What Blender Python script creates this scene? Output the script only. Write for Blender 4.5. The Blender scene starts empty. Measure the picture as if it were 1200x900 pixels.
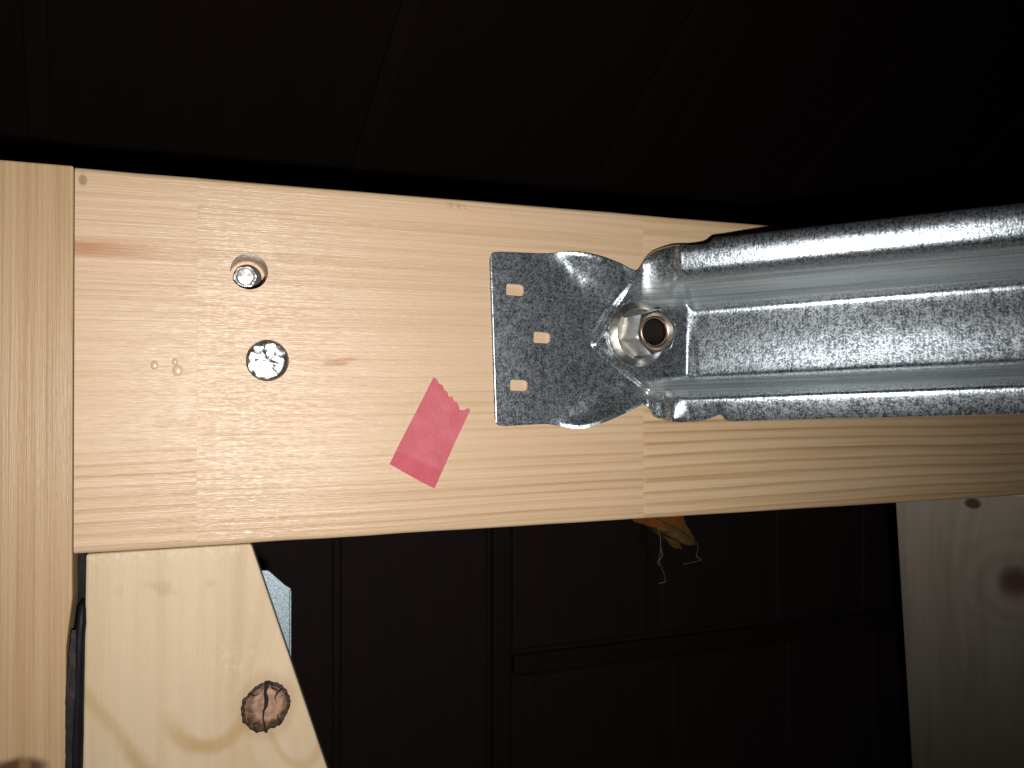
import bpy, bmesh, math, random
import numpy as np
from mathutils import Vector, Matrix, noise as mnoise

random.seed(7)
scene = bpy.context.scene
COL = scene.collection

# ------------------------------------------------------------------ camera
# The front of the timber beam is the plane Y = 0 (X along it, Z up), the camera
# stands 0.43 m in front of it.
F = 942.0
TH = math.atan(F / 2595.0)
PH = math.radians(0.36)
DIST = 0.43
fw = np.array([math.sin(TH) * math.cos(PH), math.cos(TH) * math.cos(PH), math.sin(PH)])
rt = np.array([math.cos(TH), -math.sin(TH), 0.0])
upv = np.cross(rt, fw)
CAM = np.array([0.0, -DIST, 0.0])

cam_d = bpy.data.cameras.new('camera')
cam_d.sensor_width = 36.0
cam_d.lens = F / 1200.0 * 36.0
cam_d.clip_start = 0.005
cam_d.clip_end = 50.0
cam = bpy.data.objects.new('camera', cam_d)
COL.objects.link(cam)
cam.matrix_world = Matrix(((rt[0], upv[0], -fw[0], CAM[0]),
                           (rt[1], upv[1], -fw[1], CAM[1]),
                           (rt[2], upv[2], -fw[2], CAM[2]),
                           (0, 0, 0, 1)))
scene.camera = cam

# ------------------------------------------------------------------ world, flash, exposure
world = bpy.data.worlds.new('World')
scene.world = world
world.use_nodes = True
bg = world.node_tree.nodes['Background']
bg.inputs['Color'].default_value = (1.0, 0.92, 0.88, 1)
bg.inputs['Strength'].default_value = 0.003

flash_d = bpy.data.lights.new('camera_flash', 'SPOT')
flash_d.energy = 8.9
flash_d.color = (1.0, 0.965, 0.93)
flash_d.shadow_soft_size = 0.0035
flash_d.spot_size = math.radians(124)
flash_d.spot_blend = 1.0
flash = bpy.data.objects.new('camera_flash', flash_d)
COL.objects.link(flash)
fpos = CAM + rt * 0.018 - upv * 0.024 + fw * 0.004
aim = fw * 1.0 - rt * 0.20 + upv * 0.10
flash.location = fpos
flash.rotation_euler = Vector(aim).to_track_quat('-Z', 'Y').to_euler()

scene.view_settings.view_transform = 'Standard'
scene.view_settings.look = 'None'
scene.view_settings.exposure = 0.0
scene.view_settings.gamma = 1.0
scene.render.engine = 'CYCLES'
scene.cycles.max_bounces = 6
scene.cycles.sample_clamp_indirect = 4.0


# ------------------------------------------------------------------ helpers
def ray(x, y):
    return rt * ((x - 600) / F) + upv * ((450 - y) / F) + fw


def at(x, y, Y=0.0):
    """measured point: where the sight line through a pixel of the photograph meets the plane Y"""
    r = ray(x, y)
    return CAM + r * ((Y + DIST) / r[1])


def empty(name, loc):
    o = bpy.data.objects.new(name, None)
    o.empty_display_size = 0.02
    o.location = Vector([float(v) for v in loc])
    COL.objects.link(o)
    return o


def tag(o, label=None, cat=None, group=None, kind=None):
    if label: o['label'] = label
    if cat: o['category'] = cat
    if group: o['group'] = group
    if kind: o['kind'] = kind
    return o


def base_of(o):
    v = Vector((0, 0, 0))
    while o is not None:
        v = v + o.location
        o = o.parent
    return v


def obj(name, me, mat=None, parent=None, loc=(0, 0, 0), smooth=False):
    """link a mesh whose vertices are in world coordinates, with its origin at loc"""
    if isinstance(me, bmesh.types.BMesh):
        m = bpy.data.meshes.new(name)
        me.to_mesh(m)
        me.free()
        me = m
    loc = Vector([float(v) for v in loc])
    o = bpy.data.objects.new(name, me)
    COL.objects.link(o)
    if parent is not None:
        o.parent = parent
        pb = base_of(parent)
    else:
        pb = Vector((0, 0, 0))
    if loc.length == 0 and parent is not None:
        loc = pb
    me.transform(Matrix.Translation(-loc))
    o.location = loc - pb
    if mat: me.materials.append(mat)
    if smooth:
        me.polygons.foreach_set('use_smooth', [True] * len(me.polygons))
    me.update()
    return o


def evaluated_mesh(o):
    dg = bpy.context.evaluated_depsgraph_get()
    dg.update()
    return bpy.data.meshes.new_from_object(o.evaluated_get(dg))


def cut(o, cutters):
    """boolean-cut o by world-space bmeshes, baked into its mesh"""
    tmp = []
    for c in cutters:
        m = bpy.data.meshes.new('cutter')
        c.to_mesh(m)
        c.free()
        co = bpy.data.objects.new('cutter', m)
        COL.objects.link(co)
        tmp.append(co)
        mod = o.modifiers.new('cut', 'BOOLEAN')
        mod.operation = 'DIFFERENCE'
        mod.solver = 'EXACT'
        mod.object = co
    me = evaluated_mesh(o)
    o.modifiers.clear()
    o.data = me
    for co in tmp:
        bpy.data.objects.remove(co)


def smooth_by_angle(me, deg=35):
    me.polygons.foreach_set('use_smooth', [True] * len(me.polygons))
    bm = bmesh.new()
    bm.from_mesh(me)
    lim = math.radians(deg)
    for e in bm.edges:
        if len(e.link_faces) == 2 and e.calc_face_angle(0) > lim:
            e.smooth = False
    bm.to_mesh(me)
    bm.free()


def prism(poly, y0, y1, bevel=0.0, seg=2):
    """polygon [(x, z)] extruded from Y=y0 (front) to y1"""
    bm = bmesh.new()
    a = [bm.verts.new((float(x), y0, float(z))) for x, z in poly]
    b = [bm.verts.new((float(x), y1, float(z))) for x, z in poly]
    n = len(poly)
    bm.faces.new(a)
    bm.faces.new(b[::-1])
    for i in range(n):
        bm.faces.new((a[i], b[i], b[(i + 1) % n], a[(i + 1) % n]))
    bmesh.ops.recalc_face_normals(bm, faces=bm.faces)
    if bevel:
        bmesh.ops.bevel(bm, geom=list(bm.edges), offset=bevel, segments=seg, profile=0.5, affect='EDGES', clamp_overlap=True)
    return bm


def lathe_y(cx, cz, prof, n=48, jag=None, rot=0.0):
    """revolve [(radius, Y)] about the axis through (cx, cz) along Y; radius 0 closes"""
    bm = bmesh.new()
    rings = []
    for r, y in prof:
        if r <= 1e-9:
            rings.append([bm.verts.new((cx, y, cz))])
        else:
            rings.append([bm.verts.new((cx + r * math.cos(rot + 2 * math.pi * i / n), y,
                                        cz + r * math.sin(rot + 2 * math.pi * i / n))) for i in range(n)])
    for a, b in zip(rings, rings[1:]):
        for i in range(n):
            j = (i + 1) % n
            if len(a) == 1 and len(b) == 1: continue
            if len(a) == 1: bm.faces.new((a[0], b[i], b[j]))
            elif len(b) == 1: bm.faces.new((a[i], b[0], a[j]))
            else: bm.faces.new((a[i], b[i], b[j], a[j]))
    bmesh.ops.recalc_face_normals(bm, faces=bm.faces)
    return bm


def tube(pts, radii, n=12, caps=True):
    bm = bmesh.new()
    pts = [Vector(p) for p in pts]
    rings = []
    prev = None
    for i, p in enumerate(pts):
        d = (pts[min(i + 1, len(pts) - 1)] - pts[max(i - 1, 0)]).normalized()
        ref = Vector((0, 1, 0)) if abs(d.y) < 0.9 else Vector((1, 0, 0))
        u = d.cross(ref).normalized()
        v = d.cross(u).normalized()
        r = radii[i] if hasattr(radii, '__len__') else radii
        rings.append([bm.verts.new(p + (u * math.cos(2 * math.pi * k / n) + v * math.sin(2 * math.pi * k / n)) * r) for k in range(n)])
    for a, b in zip(rings, rings[1:]):
        for k in range(n):
            bm.faces.new((a[k], a[(k + 1) % n], b[(k + 1) % n], b[k]))
    if caps:
        bm.faces.new(rings[0][::-1])
        bm.faces.new(rings[-1])
    bmesh.ops.recalc_face_normals(bm, faces=bm.faces)
    return bm


# ------------------------------------------------------------------ node expression helper
class G:
    """small arithmetic front end for shader nodes"""
    def __init__(self, name):
        self.mat = bpy.data.materials.new(name)
        self.mat.use_nodes = True
        self.nt = self.mat.node_tree
        self.b = self.nt.nodes['Principled BSDF']

    def val(self, v, sock):
        if isinstance(v, X): self.nt.links.new(v.s, sock)
        else: sock.default_value = v

    def node(self, t, **kw):
        n = self.nt.nodes.new(t)
        for k, v in kw.items(): setattr(n, k, v)
        return n

    def m(self, op, *a):
        n = self.node('ShaderNodeMath', operation=op)
        for i, v in enumerate(a): self.val(v, n.inputs[i])
        return X(self, n.outputs[0])

    def coords(self, off=(0, 0, 0)):
        tc = self.node('ShaderNodeTexCoord')
        s = self.node('ShaderNodeSeparateXYZ')
        self.nt.links.new(tc.outputs['Object'], s.inputs[0])
        return [X(self, s.outputs[i]) + float(off[i]) for i in range(3)]

    def vec(self, x, y, z):
        n = self.node('ShaderNodeCombineXYZ')
        for i, v in enumerate((x, y, z)): self.val(v, n.inputs[i])
        return X(self, n.outputs[0])

    def noise(self, vec, scale=1.0, detail=2.0, rough=0.5, dist=0.0):
        n = self.node('ShaderNodeTexNoise')
        self.nt.links.new(vec.s, n.inputs['Vector'])
        n.inputs['Scale'].default_value = scale
        n.inputs['Detail'].default_value = detail
        n.inputs['Roughness'].default_value = rough
        n.inputs['Distortion'].default_value = dist
        return X(self, n.outputs['Fac'])

    def voronoi(self, vec, scale, feature='F1', out='Distance'):
        n = self.node('ShaderNodeTexVoronoi', feature=feature)
        self.nt.links.new(vec.s, n.inputs['Vector'])
        n.inputs['Scale'].default_value = scale
        return X(self, n.outputs[out])

    def ss(self, v, a, b, lo=0.0, hi=1.0):
        n = self.node('ShaderNodeMapRange', interpolation_type='SMOOTHSTEP')
        self.val(v, n.inputs[0])
        for i, q in enumerate((a, b, lo, hi)): self.val(q, n.inputs[i + 1])
        return X(self, n.outputs[0])

    def mix(self, fac, a, b):
        n = self.node('ShaderNodeMix', data_type='RGBA')
        self.val(fac, n.inputs[0])
        for q, i in ((a, 6), (b, 7)):
            if isinstance(q, X): self.nt.links.new(q.s, n.inputs[i])
            else: n.inputs[i].default_value = (*q, 1)
        return X(self, n.outputs[2])

    def bump(self, h, strength, dist, prev=None):
        n = self.node('ShaderNodeBump')
        n.inputs['Strength'].default_value = strength
        n.inputs['Distance'].default_value = dist
        self.nt.links.new(h.s, n.inputs['Height'])
        if prev: self.nt.links.new(prev.s, n.inputs['Normal'])
        return X(self, n.outputs[0])

    def set(self, **kw):
        for k, v in kw.items():
            s = self.b.inputs[k.replace('_', ' ')]
            if isinstance(v, X): self.nt.links.new(v.s, s)
            else: s.default_value = (*v, 1) if isinstance(v, tuple) else v
        return self.mat


class X:
    def __init__(self, g, s): self.g, self.s = g, s
    def __add__(self, o): return self.g.m('ADD', self, o)
    __radd__ = __add__
    def __mul__(self, o): return self.g.m('MULTIPLY', self, o)
    __rmul__ = __mul__
    def __sub__(self, o): return self.g.m('SUBTRACT', self, o)
    def __rsub__(self, o): return self.g.m('SUBTRACT', o, self)
    def __truediv__(self, o): return self.g.m('DIVIDE', self, o)
    def abs(self): return self.g.m('ABSOLUTE', self)
    def pow(self, e): return self.g.m('POWER', self, e)
    def sqrt(self): return self.g.m('SQRT', self)
    def exp(self): return self.g.m('EXPONENT', self)
    def frac(self): return self.g.m('FRACT', self)
    def sin(self): return self.g.m('SINE', self)


def wood(name, light, dark, grain='X', off=(0, 0, 0), seed=0.0, coarse=110.0, fine=420.0,
         c_amt=0.55, f_amt=0.4, bands=0.5, knots=(), marks=None, rough=0.42, wave=0.012, gloss=0.5, lines=None):
    """softwood: long lines along the grain that bend round knots, pores and a soft sheen"""
    g = G(name)
    x, y, z = g.coords(off)
    u, v = (x, z) if grain == 'X' else (z, x)          # u along the grain, v across
    w0 = g.noise(g.vec(u * 2.2 + seed, v * 9.0, y * 9.0 + seed), 1.0, 2.0) - 0.5
    f = v + w0 * wave
    for (ku, kv, r, a) in knots:
        d2 = ((u - ku) * (u - ku) * 0.30 + (v - kv) * (v - kv)) / (r * r)
        f = f + (d2 * -1.0).exp() * a
    c = g.noise(g.vec(u * 1.6 + seed, f * coarse, y * coarse * .5 + seed * 3), 1.0, 3.0, 0.55)
    fi = g.noise(g.vec(u * 5.0 + seed * 2, f * fine, y * fine * .5), 1.0, 2.0, 0.6)
    fib = g.noise(g.vec(u * 60.0 + seed, v * 2600.0, y * 900.0), 1.0, 2.0, 0.6)
    bl = g.noise(g.vec(u * 4.0 + seed * 5, v * 22.0, seed), 1.0, 2.0, 0.5)
    # broad early/late wood colour
    k = g.ss(c, 0.40, 0.70) * c_amt + g.ss(fi, 0.46, 0.66) * f_amt + (bl - 0.5) * bands + (fib - 0.5) * 0.16
    if lines:
        (v0, v1, freq, amt) = lines                     # clear late-wood lines in part of the board
        sw = ((f + (g.noise(g.vec(u * 3.0 + seed, v * 14.0, seed), 1.0, 2.0) - 0.5) * 0.006) * freq
              + g.noise(g.vec(u * 0.8, v * 30.0, seed), 1.0, 1.0) * 2.0).frac()
        lw = g.ss(sw, 0.45, 0.90) * g.ss(sw, 1.0, 0.93)
        msk = g.ss(v, v0, v1) * g.ss(bl, 0.25, 0.6)
        k = k + lw * msk * amt
    k = g.m('MINIMUM', g.m('MAXIMUM', k, 0.0), 1.0)
    col = g.mix(k, light, dark)
    rgh = fib * 0.16 + fi * 0.10 + (rough - 0.13)
    h = fib * 0.32 + fi * 0.6 + c * 0.5
    if marks: col = marks(g, x, y, z, col)
    nrm = g.bump(h, 0.5, 0.0012)
    g.set(Base_Color=col, Roughness=rgh, Normal=nrm, Specular_IOR_Level=gloss)
    return g.mat


def P2(px, py, Y=0.0):
    p = at(px, py, Y)
    return float(p[0]), float(p[2])


def ellipse(g, x, z, c, rx, rz, ang=0.0):
    ca, sa = math.cos(ang), math.sin(ang)
    dx, dz = x - c[0], z - c[1]
    p = (dx * ca + dz * sa) / rx
    q = (dz * ca - dx * sa) / rz
    return (p * p + q * q).sqrt()


# ------------------------------------------------------------------ wood materials
zb, zt = -0.0786, 0.1059
x_post = P2(87, 420)[0]
x_j1 = P2(231, 420)[0]
x_j2 = P2(754, 560)[0]
x_end = 0.80

BEAM_BASE = (x_post, 0.019, zb)
POST_BASE = (-0.127, 0.02, -0.30)

PINE = (0.685, 0.50, 0.33)
PINE_D = (0.50, 0.315, 0.165)


def marks_left(g, x, y, z, col):
    # reddish streak of heartwood that stops at the finger joint, and a dark nick near the corner
    n = g.noise(g.vec(x * 14, z * 500, 1.0), 1.0, 3.0)
    zc = P2(150, 293)[1]
    taper = g.ss(x, P2(215, 290)[0], P2(95, 290)[0])
    d = (z - (zc + (n - 0.5) * 0.004)).abs()
    streak = g.ss(d, 0.0068, 0.0010) * (taper * 0.65 + 0.25)
    col = g.mix(streak * 0.85, col, (0.45, 0.19, 0.075))
    e = ellipse(g, x, z, P2(97, 211), 0.0022, 0.0032)
    col = g.mix(g.ss(e, 1.1, 0.5) * 0.65, col, (0.22, 0.12, 0.05))
    # dried glue film
    gl = g.noise(g.vec(x * 90, z * 90, 4.0), 1.0, 3.0)
    e2 = ellipse(g, x, z, P2(190, 490), 0.022, 0.030)
    col = g.mix(g.ss(gl, 0.52, 0.62) * g.ss(e2, 1.0, 0.4) * 0.35, col, (0.78, 0.66, 0.48))
    return col


def marks_mid(g, x, y, z, col):
    e = ellipse(g, x, z, P2(392, 425), 0.0085, 0.0021)
    col = g.mix(g.ss(e, 1.25, 0.35) * 0.75, col, (0.38, 0.15, 0.03))
    e = ellipse(g, x, z, P2(410, 421), 0.005, 0.0012)
    col = g.mix(g.ss(e, 1.25, 0.35) * 0.5, col, (0.40, 0.17, 0.05))
    n = g.noise(g.vec(x * 500, z * 260, 2.0), 1.0, 2.0)
    for (px, py, rx, rz, a) in ((527, 241, .0022, .0042, .7), (543, 243, .0055, .0014, .75), (535, 239, .006, .0012, .5),
                                (600, 245, .0013, .004, .35), (233, 262, .0012, .02, .4)):
        e = ellipse(g, x, z, P2(px, py), rx, rz)
        col = g.mix(g.ss(e, 1.2, 0.3) * g.ss(n, 0.42, 0.7) * a * .7, col, (0.30, 0.20, 0.12))
    # pinkish sapwood clouds
    pk = g.noise(g.vec(x * 8 + 3, z * 22, 0.3), 1.0, 2.0)
    col = g.mix(g.ss(pk, 0.5, 0.75) * 0.35, col, (0.72, 0.46, 0.32))
    zc = P2(560, 470)[1]
    return col


def marks_right(g, x, y, z, col):
    # pale joint line beside the finger joint
    n = g.noise(g.vec(x * 200, z * 420, 2.0), 1.0, 2.0)
    d = (x - (x_j2 + 0.0012)).abs()
    col = g.mix(g.ss(d, 0.0016, 0.0004) * g.ss(n, 0.45, 0.65) * 0.3, col, (0.70, 0.55, 0.36))
    return col


M_beam1 = wood('pine_left', PINE, PINE_D, 'X', BEAM_BASE, 3.1, 95, 430, .30, .30, .24, marks=marks_left,
               lines=(-0.005, -0.05, 175.0, .55), rough=.35)
M_beam2 = wood('pine_middle', PINE, PINE_D, 'X', BEAM_BASE, 8.7, 120, 520, .30, .30, .24, marks=marks_mid,
               lines=(0.03, -0.035, 190.0, .50), rough=.31)
M_beam3 = wood('pine_right', (0.69, 0.51, 0.325), (0.47, 0.28, 0.125), 'X', BEAM_BASE, 9.3, 90, 380, .32, .30, .24,
               marks=marks_right, lines=(0.03, -0.02, 150.0, .62), rough=.43)


def marks_post(g, x, y, z, col):
    e = ellipse(g, x, z, P2(18, 906), 0.014, 0.0075)
    n = g.noise(g.vec(x * 90, z * 90, 1.0), 1.0, 2.0)
    col = g.mix(g.ss(e + (n - 0.5) * 0.5, 1.15, 0.6), col, (0.10, 0.045, 0.02))
    d = (x - P2(31, 420)[0]).abs()
    col = g.mix(g.ss(d, 0.0035, 0.0012) * 0.35, col, (0.42, 0.25, 0.11))
    return col


M_post = wood('pine_post', (0.53, 0.365, 0.205), (0.38, 0.235, 0.115), 'Z', POST_BASE, 21.4, 150, 600, .40, .40, .25,
              marks=marks_post, rough=.45)


# ------------------------------------------------------------------ the beam, spliced from three lengths
def beam_piece(xa, xb, y0=0.0, y1=0.038, r=0.0026, nseg=5):
    prof = []
    for (cy, cz, a0) in ((y0 + r, zb + r, 180), (y0 + r, zt - r, 90), (y1 - r, zt - r, 0), (y1 - r, zb + r, -90)):
        for k in range(nseg + 1):
            t = math.radians({180: 270, 90: 180, 0: 90, -90: 0}[a0] - 90.0 * k / nseg)
            prof.append((cy + r * math.cos(t), cz + r * math.sin(t)))
    bm = bmesh.new()
    n = max(2, int((xb - xa) / 0.02))
    rings = []
    for i in range(n + 1):
        x = xa + (xb - xa) * i / n
        ring = []
        for j, (py, pz) in enumerate(prof):
            wv = 0.00035 * mnoise.noise(Vector((x * 25, j * 0.03, pz * 9)))
            ring.append(bm.verts.new((x, py, pz + wv)))
        rings.append(ring)
    m = len(prof)
    for a, b in zip(rings, rings[1:]):
        for j in range(m):
            bm.faces.new((a[j], b[j], b[(j + 1) % m], a[(j + 1) % m]))
    bm.faces.new(rings[0])
    bm.faces.new(rings[-1][::-1])
    bmesh.ops.recalc_face_normals(bm, faces=bm.faces)
    return bm


beam = empty('timber_beam', BEAM_BASE)
tag(beam, 'horizontal finger-jointed pine beam crossing the picture behind the bracket and pink tape', 'beam')
seg1 = obj('board_length', beam_piece(x_post, x_j1), M_beam1, None)
seg2 = obj('board_length', beam_piece(x_j1, x_j2), M_beam2, None)
seg3 = obj('board_length', beam_piece(x_j2, x_end), M_beam3, None)

h1x, h1z = P2(292, 318)
h2x, h2z = P2(313.5, 422.5)
H1R, H2R = 0.0092, 0.0106
cut(seg2, [lathe_y(h1x, h1z, [(0, -0.01), (H1R, -0.01), (H1R, 0.029), (0, 0.029)], 64),
           lathe_y(h2x, h2z, [(0, -0.01), (H2R, -0.01), (H2R, 0.024), (0, 0.024)], 64)])
for s in (seg1, seg2, seg3):
    smooth_by_angle(s.data, 40)
    s.parent = beam
    pb = beam.location
    s.data.transform(Matrix.Translation(-pb))
# ------------------------------------------------------------------ left post
post_poly = [P2(87, 905)[0] - 0.0042, -0.30], [P2(87, 760)[0] - 0.0034, P2(80, 760)[1]], [P2(87, 700)[0] - 0.0008, P2(87, 700)[1]], \
            [x_post - 0.0006, zb - 0.01], [x_post - 0.0006, zt + 0.0004], [-0.19, zt + 0.0004], [-0.19, -0.30]
post = obj('door_post', prism(post_poly, 0.0, 0.040, 0.0009, 2), M_post, None, loc=POST_BASE)
tag(post, 'upright pine post with vertical grain at the left edge, butted against the beam end', 'post')

# resin drops dried on the beam, left of the bolts
M_resin = G('resin').set(Base_Color=(0.64, 0.48, 0.31), Roughness=0.30)
for (px, py, r) in ((181, 428, 0.0020), (208, 434, 0.0026), (205, 424, 0.0016)):
    cx, cz = P2(px, py)
    bm = lathe_y(cx, cz, [(0, -0.0006), (r * .5, -0.0005), (r * .85, -0.0002), (r, 0.0004)], 20)
    for v in bm.verts:
        v.co.z = cz + (v.co.z - cz) * (1.25 + 0.2 * mnoise.noise(v.co * 900))
    obj('resin_drop', bm, M_resin, seg1, (cx, 0, cz), True)


# ------------------------------------------------------------------ metals
def galvanized(name, base=(0.63, 0.69, 0.74), rough=.33, tint=(0.135, 0.165, 0.19), off=(0, 0, 0), metal=.90, speck=1.0):
    g = G(name)
    x, y, z = g.coords(off)
    v = g.vec(x, y, z)
    n1 = g.noise(v, 880.0, 3.0, 0.65)
    n2 = g.noise(v, 330.0, 3.0, 0.6)
    n3 = g.noise(v, 55.0, 3.0, 0.6)
    n4 = g.noise(g.vec(x * 950.0, y * 950.0, z * 110.0), 1.0, 2.0, 0.5)
    n5 = g.noise(g.vec(x * 7.0, y * 7.0, (z - x * 0.05) * 750.0), 1.0, 2.0, 0.6)      # drawing marks of the roll former
    at_ = g.node('ShaderNodeAttribute', attribute_name='burnish')
    bu = X(g, at_.outputs['Fac'])                      # 1 where the former has rubbed the side walls smooth
    chn = g.ss(y, -0.006, -0.030) if off[1] else bu * 0.0
    k = g.ss(n1 + (n4 - .5) * .40 * chn + (n2 - .5) * .35 + (n3 - .5) * .12, 0.34, 0.64)
    big = g.ss(n3, 0.35, 0.7)
    col = g.mix(k, tint, base)
    col = g.mix(big * 0.14, col, tint)
    wallc = g.mix(g.ss(n5, .38, .66), (0.44, 0.47, 0.475), (0.70, 0.73, 0.72))
    col = g.mix(bu * 0.85, col, wallc)
    r = n2 * 0.14 + n3 * 0.10 + (rough - 0.13) + bu * 0.10
    h = (n1 * 0.7 + n2 * 0.5 + n4 * 0.3 * chn) * (1.0 - bu * 0.7) + n5 * bu * 0.9
    nrm = g.bump(h, 0.14 * speck, 0.0010)
    metal = bu * -0.12 + metal
    g.set(Base_Color=col, Metallic=metal, Roughness=r, Normal=nrm)
    return g.mat



# ------------------------------------------------------------------ the bent steel bracket
# Sections of the sheet are measured along the strap: 14 points from the top to the bottom edge,
# each a point in the photograph and its height (mm) off the beam; beyond the bend the straight
# hat-shaped channel is swept out from the beam.
FR = [0, .012, .055, .10, .16, .24, .31, .50, .69, .77, .86, .925, .985, 1]


def flat(xt, yt, xb, yb, h=None):
    hs = [2.4] * 14 if h is None else h
    return [(xt + (xb - xt) * q, yt + (yb - yt) * q, hh) for q, hh in zip(FR, hs)]


def col_(x, ys, hs):
    return [(x if not isinstance(x, (list, tuple)) else x[i], ys[i], hs[i]) for i in range(14)]


stations = [
    flat(573.4, 303, 579.7, 491, [1.5] * 14),
    flat(574.3, 302.5, 580.6, 491.5, [2.1] * 14),
    flat(575.6, 298.5, 581.9, 495.5),
    flat(578.5, 296, 585, 498.6),
    flat(586, 295.2, 592, 499.3),
    flat(610, 296, 614, 498.2),
    flat(640, 297, 640, 497.0),
    flat(650, 296.2, 652, 498.5, [2.9, 2.9, 2.6, 2.4, 2.4, 2.4, 2.4, 2.4, 2.4, 2.4, 2.4, 2.5, 2.7, 2.8]),
    flat(660, 294.8, 664, 500.6, [4.6, 4.6, 3.3, 2.6, 2.4, 2.4, 2.4, 2.4, 2.4, 2.4, 2.5, 2.7, 4.2, 4.2]),
    flat(675, 295.2, 678, 502.3, [8.0, 8.0, 6.2, 4.3, 2.8, 2.4, 2.4, 2.4, 2.4, 2.5, 2.8, 4.2, 6.8, 6.8]),
    flat(692, 297.6, 694, 499.5, [10.5, 10.5, 8.8, 7.0, 4.6, 2.7, 2.4, 2.4, 2.4, 2.5, 4.0, 6.5, 9.5, 9.5]),
    flat(710, 302.5, 712, 493.5, [11.6, 11.6, 10.0, 8.4, 6.0, 3.3, 2.4, 2.4, 2.4, 2.7, 5.0, 8.0, 10.8, 10.8]),
    flat(727, 309, 730, 485.5, [11.5, 11.5, 10.0, 8.6, 6.6, 4.0, 2.4, 2.4, 2.4, 3.0, 5.6, 8.2, 10.6, 10.6]),
    flat(739, 315.2, 744, 478.5, [8.0, 8.0, 7.4, 6.4, 5.2, 3.4, 2.4, 2.4, 2.4, 3.0, 4.4, 5.8, 7.2, 7.2]),
    flat(746, 317.6, 753, 474.4, [6.6, 6.6, 6.3, 5.6, 4.6, 3.2, 2.4, 2.4, 2.4, 2.9, 4.2, 5.0, 5.8, 5.8]),
    col_([750] * 7 + [752] + [757] * 6, [313, 314, 317, 321, 329, 345, 351, 400, 445, 450, 462, 468, 473.6, 475],
         [6.0, 6.5, 6.3, 5.7, 4.7, 3.2, 2.5, 2.4, 2.5, 3.0, 4.4, 5.2, 5.8, 5.4]),
    col_([756] * 7 + [757] + [762] * 6, [303, 304.5, 311, 318, 329, 348, 353, 400, 443, 448, 461, 469, 480.5, 482],
         [6.2, 7.4, 7.4, 6.8, 5.6, 3.4, 2.6, 2.4, 2.6, 3.2, 5.6, 6.8, 7.4, 6.6]),
    col_([765] * 14, [294.4, 296.4, 305, 313, 328, 350.5, 355, 400, 441, 446, 460, 469, 485.5, 487.5],
         [7.6, 9.8, 10.4, 9.8, 8.2, 3.8, 2.6, 2.4, 2.6, 3.4, 7.6, 9.4, 10.2, 8.8]),
    col_([778] * 14, [289.5, 291.8, 302, 311, 327.5, 353.5, 358, 400, 439.5, 444.5, 460, 469, 489.5, 492.2],
         [11.0, 14.4, 15.4, 14.8, 12.6, 4.2, 2.6, 2.4, 2.6, 3.6, 12.0, 14.4, 15.4, 13.6]),
    col_([790] * 14, [286.8, 289.2, 300.5, 311.0, 329, 356, 361, 400, 439, 444, 460, 468.7, 491, 494.8],
         [15.8, 19.2, 21.0, 20.4, 18.2, 4.4, 2.6, 2.4, 2.6, 3.8, 18.0, 20.6, 21.8, 19.6]),
]

M_galv = None
wv = rt * .918 + upv * .045 - fw * .395
wv = wv / np.linalg.norm(wv)
tv = np.array([0, 0, 1.0]) - wv[2] * wv
tv /= np.linalg.norm(tv)
nv = np.cross(wv, tv)
if nv[1] > 0: nv = -nv
P0 = at(805, 400, -0.0030)
# hat profile of the channel: (across, proud of the web) in mm
PROF = [(57.5, 21.5), (56.3, 26.2), (50.3, 28.4), (40.8, 27.1), (33.0, 20.0), (22.6, 2.6), (16.5, -1.5), (-1.4, 0.4),
        (-21.0, 2.2), (-23.4, 3.6), (-31.5, 21.0), (-36.0, 26.6), (-46.4, 24.1), (-48.9, 23.2)]


def chan(s, prof=PROF, top=0.0, bot=0.0):
    out = []
    for i, (t, k) in enumerate(prof):
        if i == 0: t += top
        if i == 1: t += top * .8
        if i == 13: t += bot
        if i == 12: t += bot * .8
        out.append(P0 + wv * s + tv * (t / 1000) + nv * (k / 1000))
    return out


def pchip_rows(xs, Y, xq):
    """monotone cubic interpolation of the rows of Y (n, ...) at xq"""
    xs = np.asarray(xs, float)
    Y = np.asarray(Y, float)
    h = np.diff(xs).reshape(-1, *([1] * (Y.ndim - 1)))
    d = np.diff(Y, axis=0) / h
    m = np.zeros_like(Y)
    m[0], m[-1] = d[0], d[-1]
    w1 = 2 * h[1:] + h[:-1]
    w2 = h[1:] + 2 * h[:-1]
    with np.errstate(divide='ignore', invalid='ignore'):
        hm = (w1 + w2) / (w1 / d[:-1] + w2 / d[1:])
    m[1:-1] = np.where(d[:-1] * d[1:] > 0, hm, 0.0)
    i = np.clip(np.searchsorted(xs, xq, side='right') - 1, 0, len(xs) - 2)
    sh = (-1,) + (1,) * (Y.ndim - 1)
    hh = np.diff(xs)[i].reshape(sh)
    t = ((np.asarray(xq) - xs[i])).reshape(sh) / hh
    return ((2 * t**3 - 3 * t**2 + 1) * Y[i] + (t**3 - 2 * t**2 + t) * hh * m[i]
            + (-2 * t**3 + 3 * t**2) * Y[i + 1] + (t**3 - t**2) * hh * m[i + 1])


S3 = [np.array([at(px, py, -h / 1000) for px, py, h in st]) for st in stations]
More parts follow.
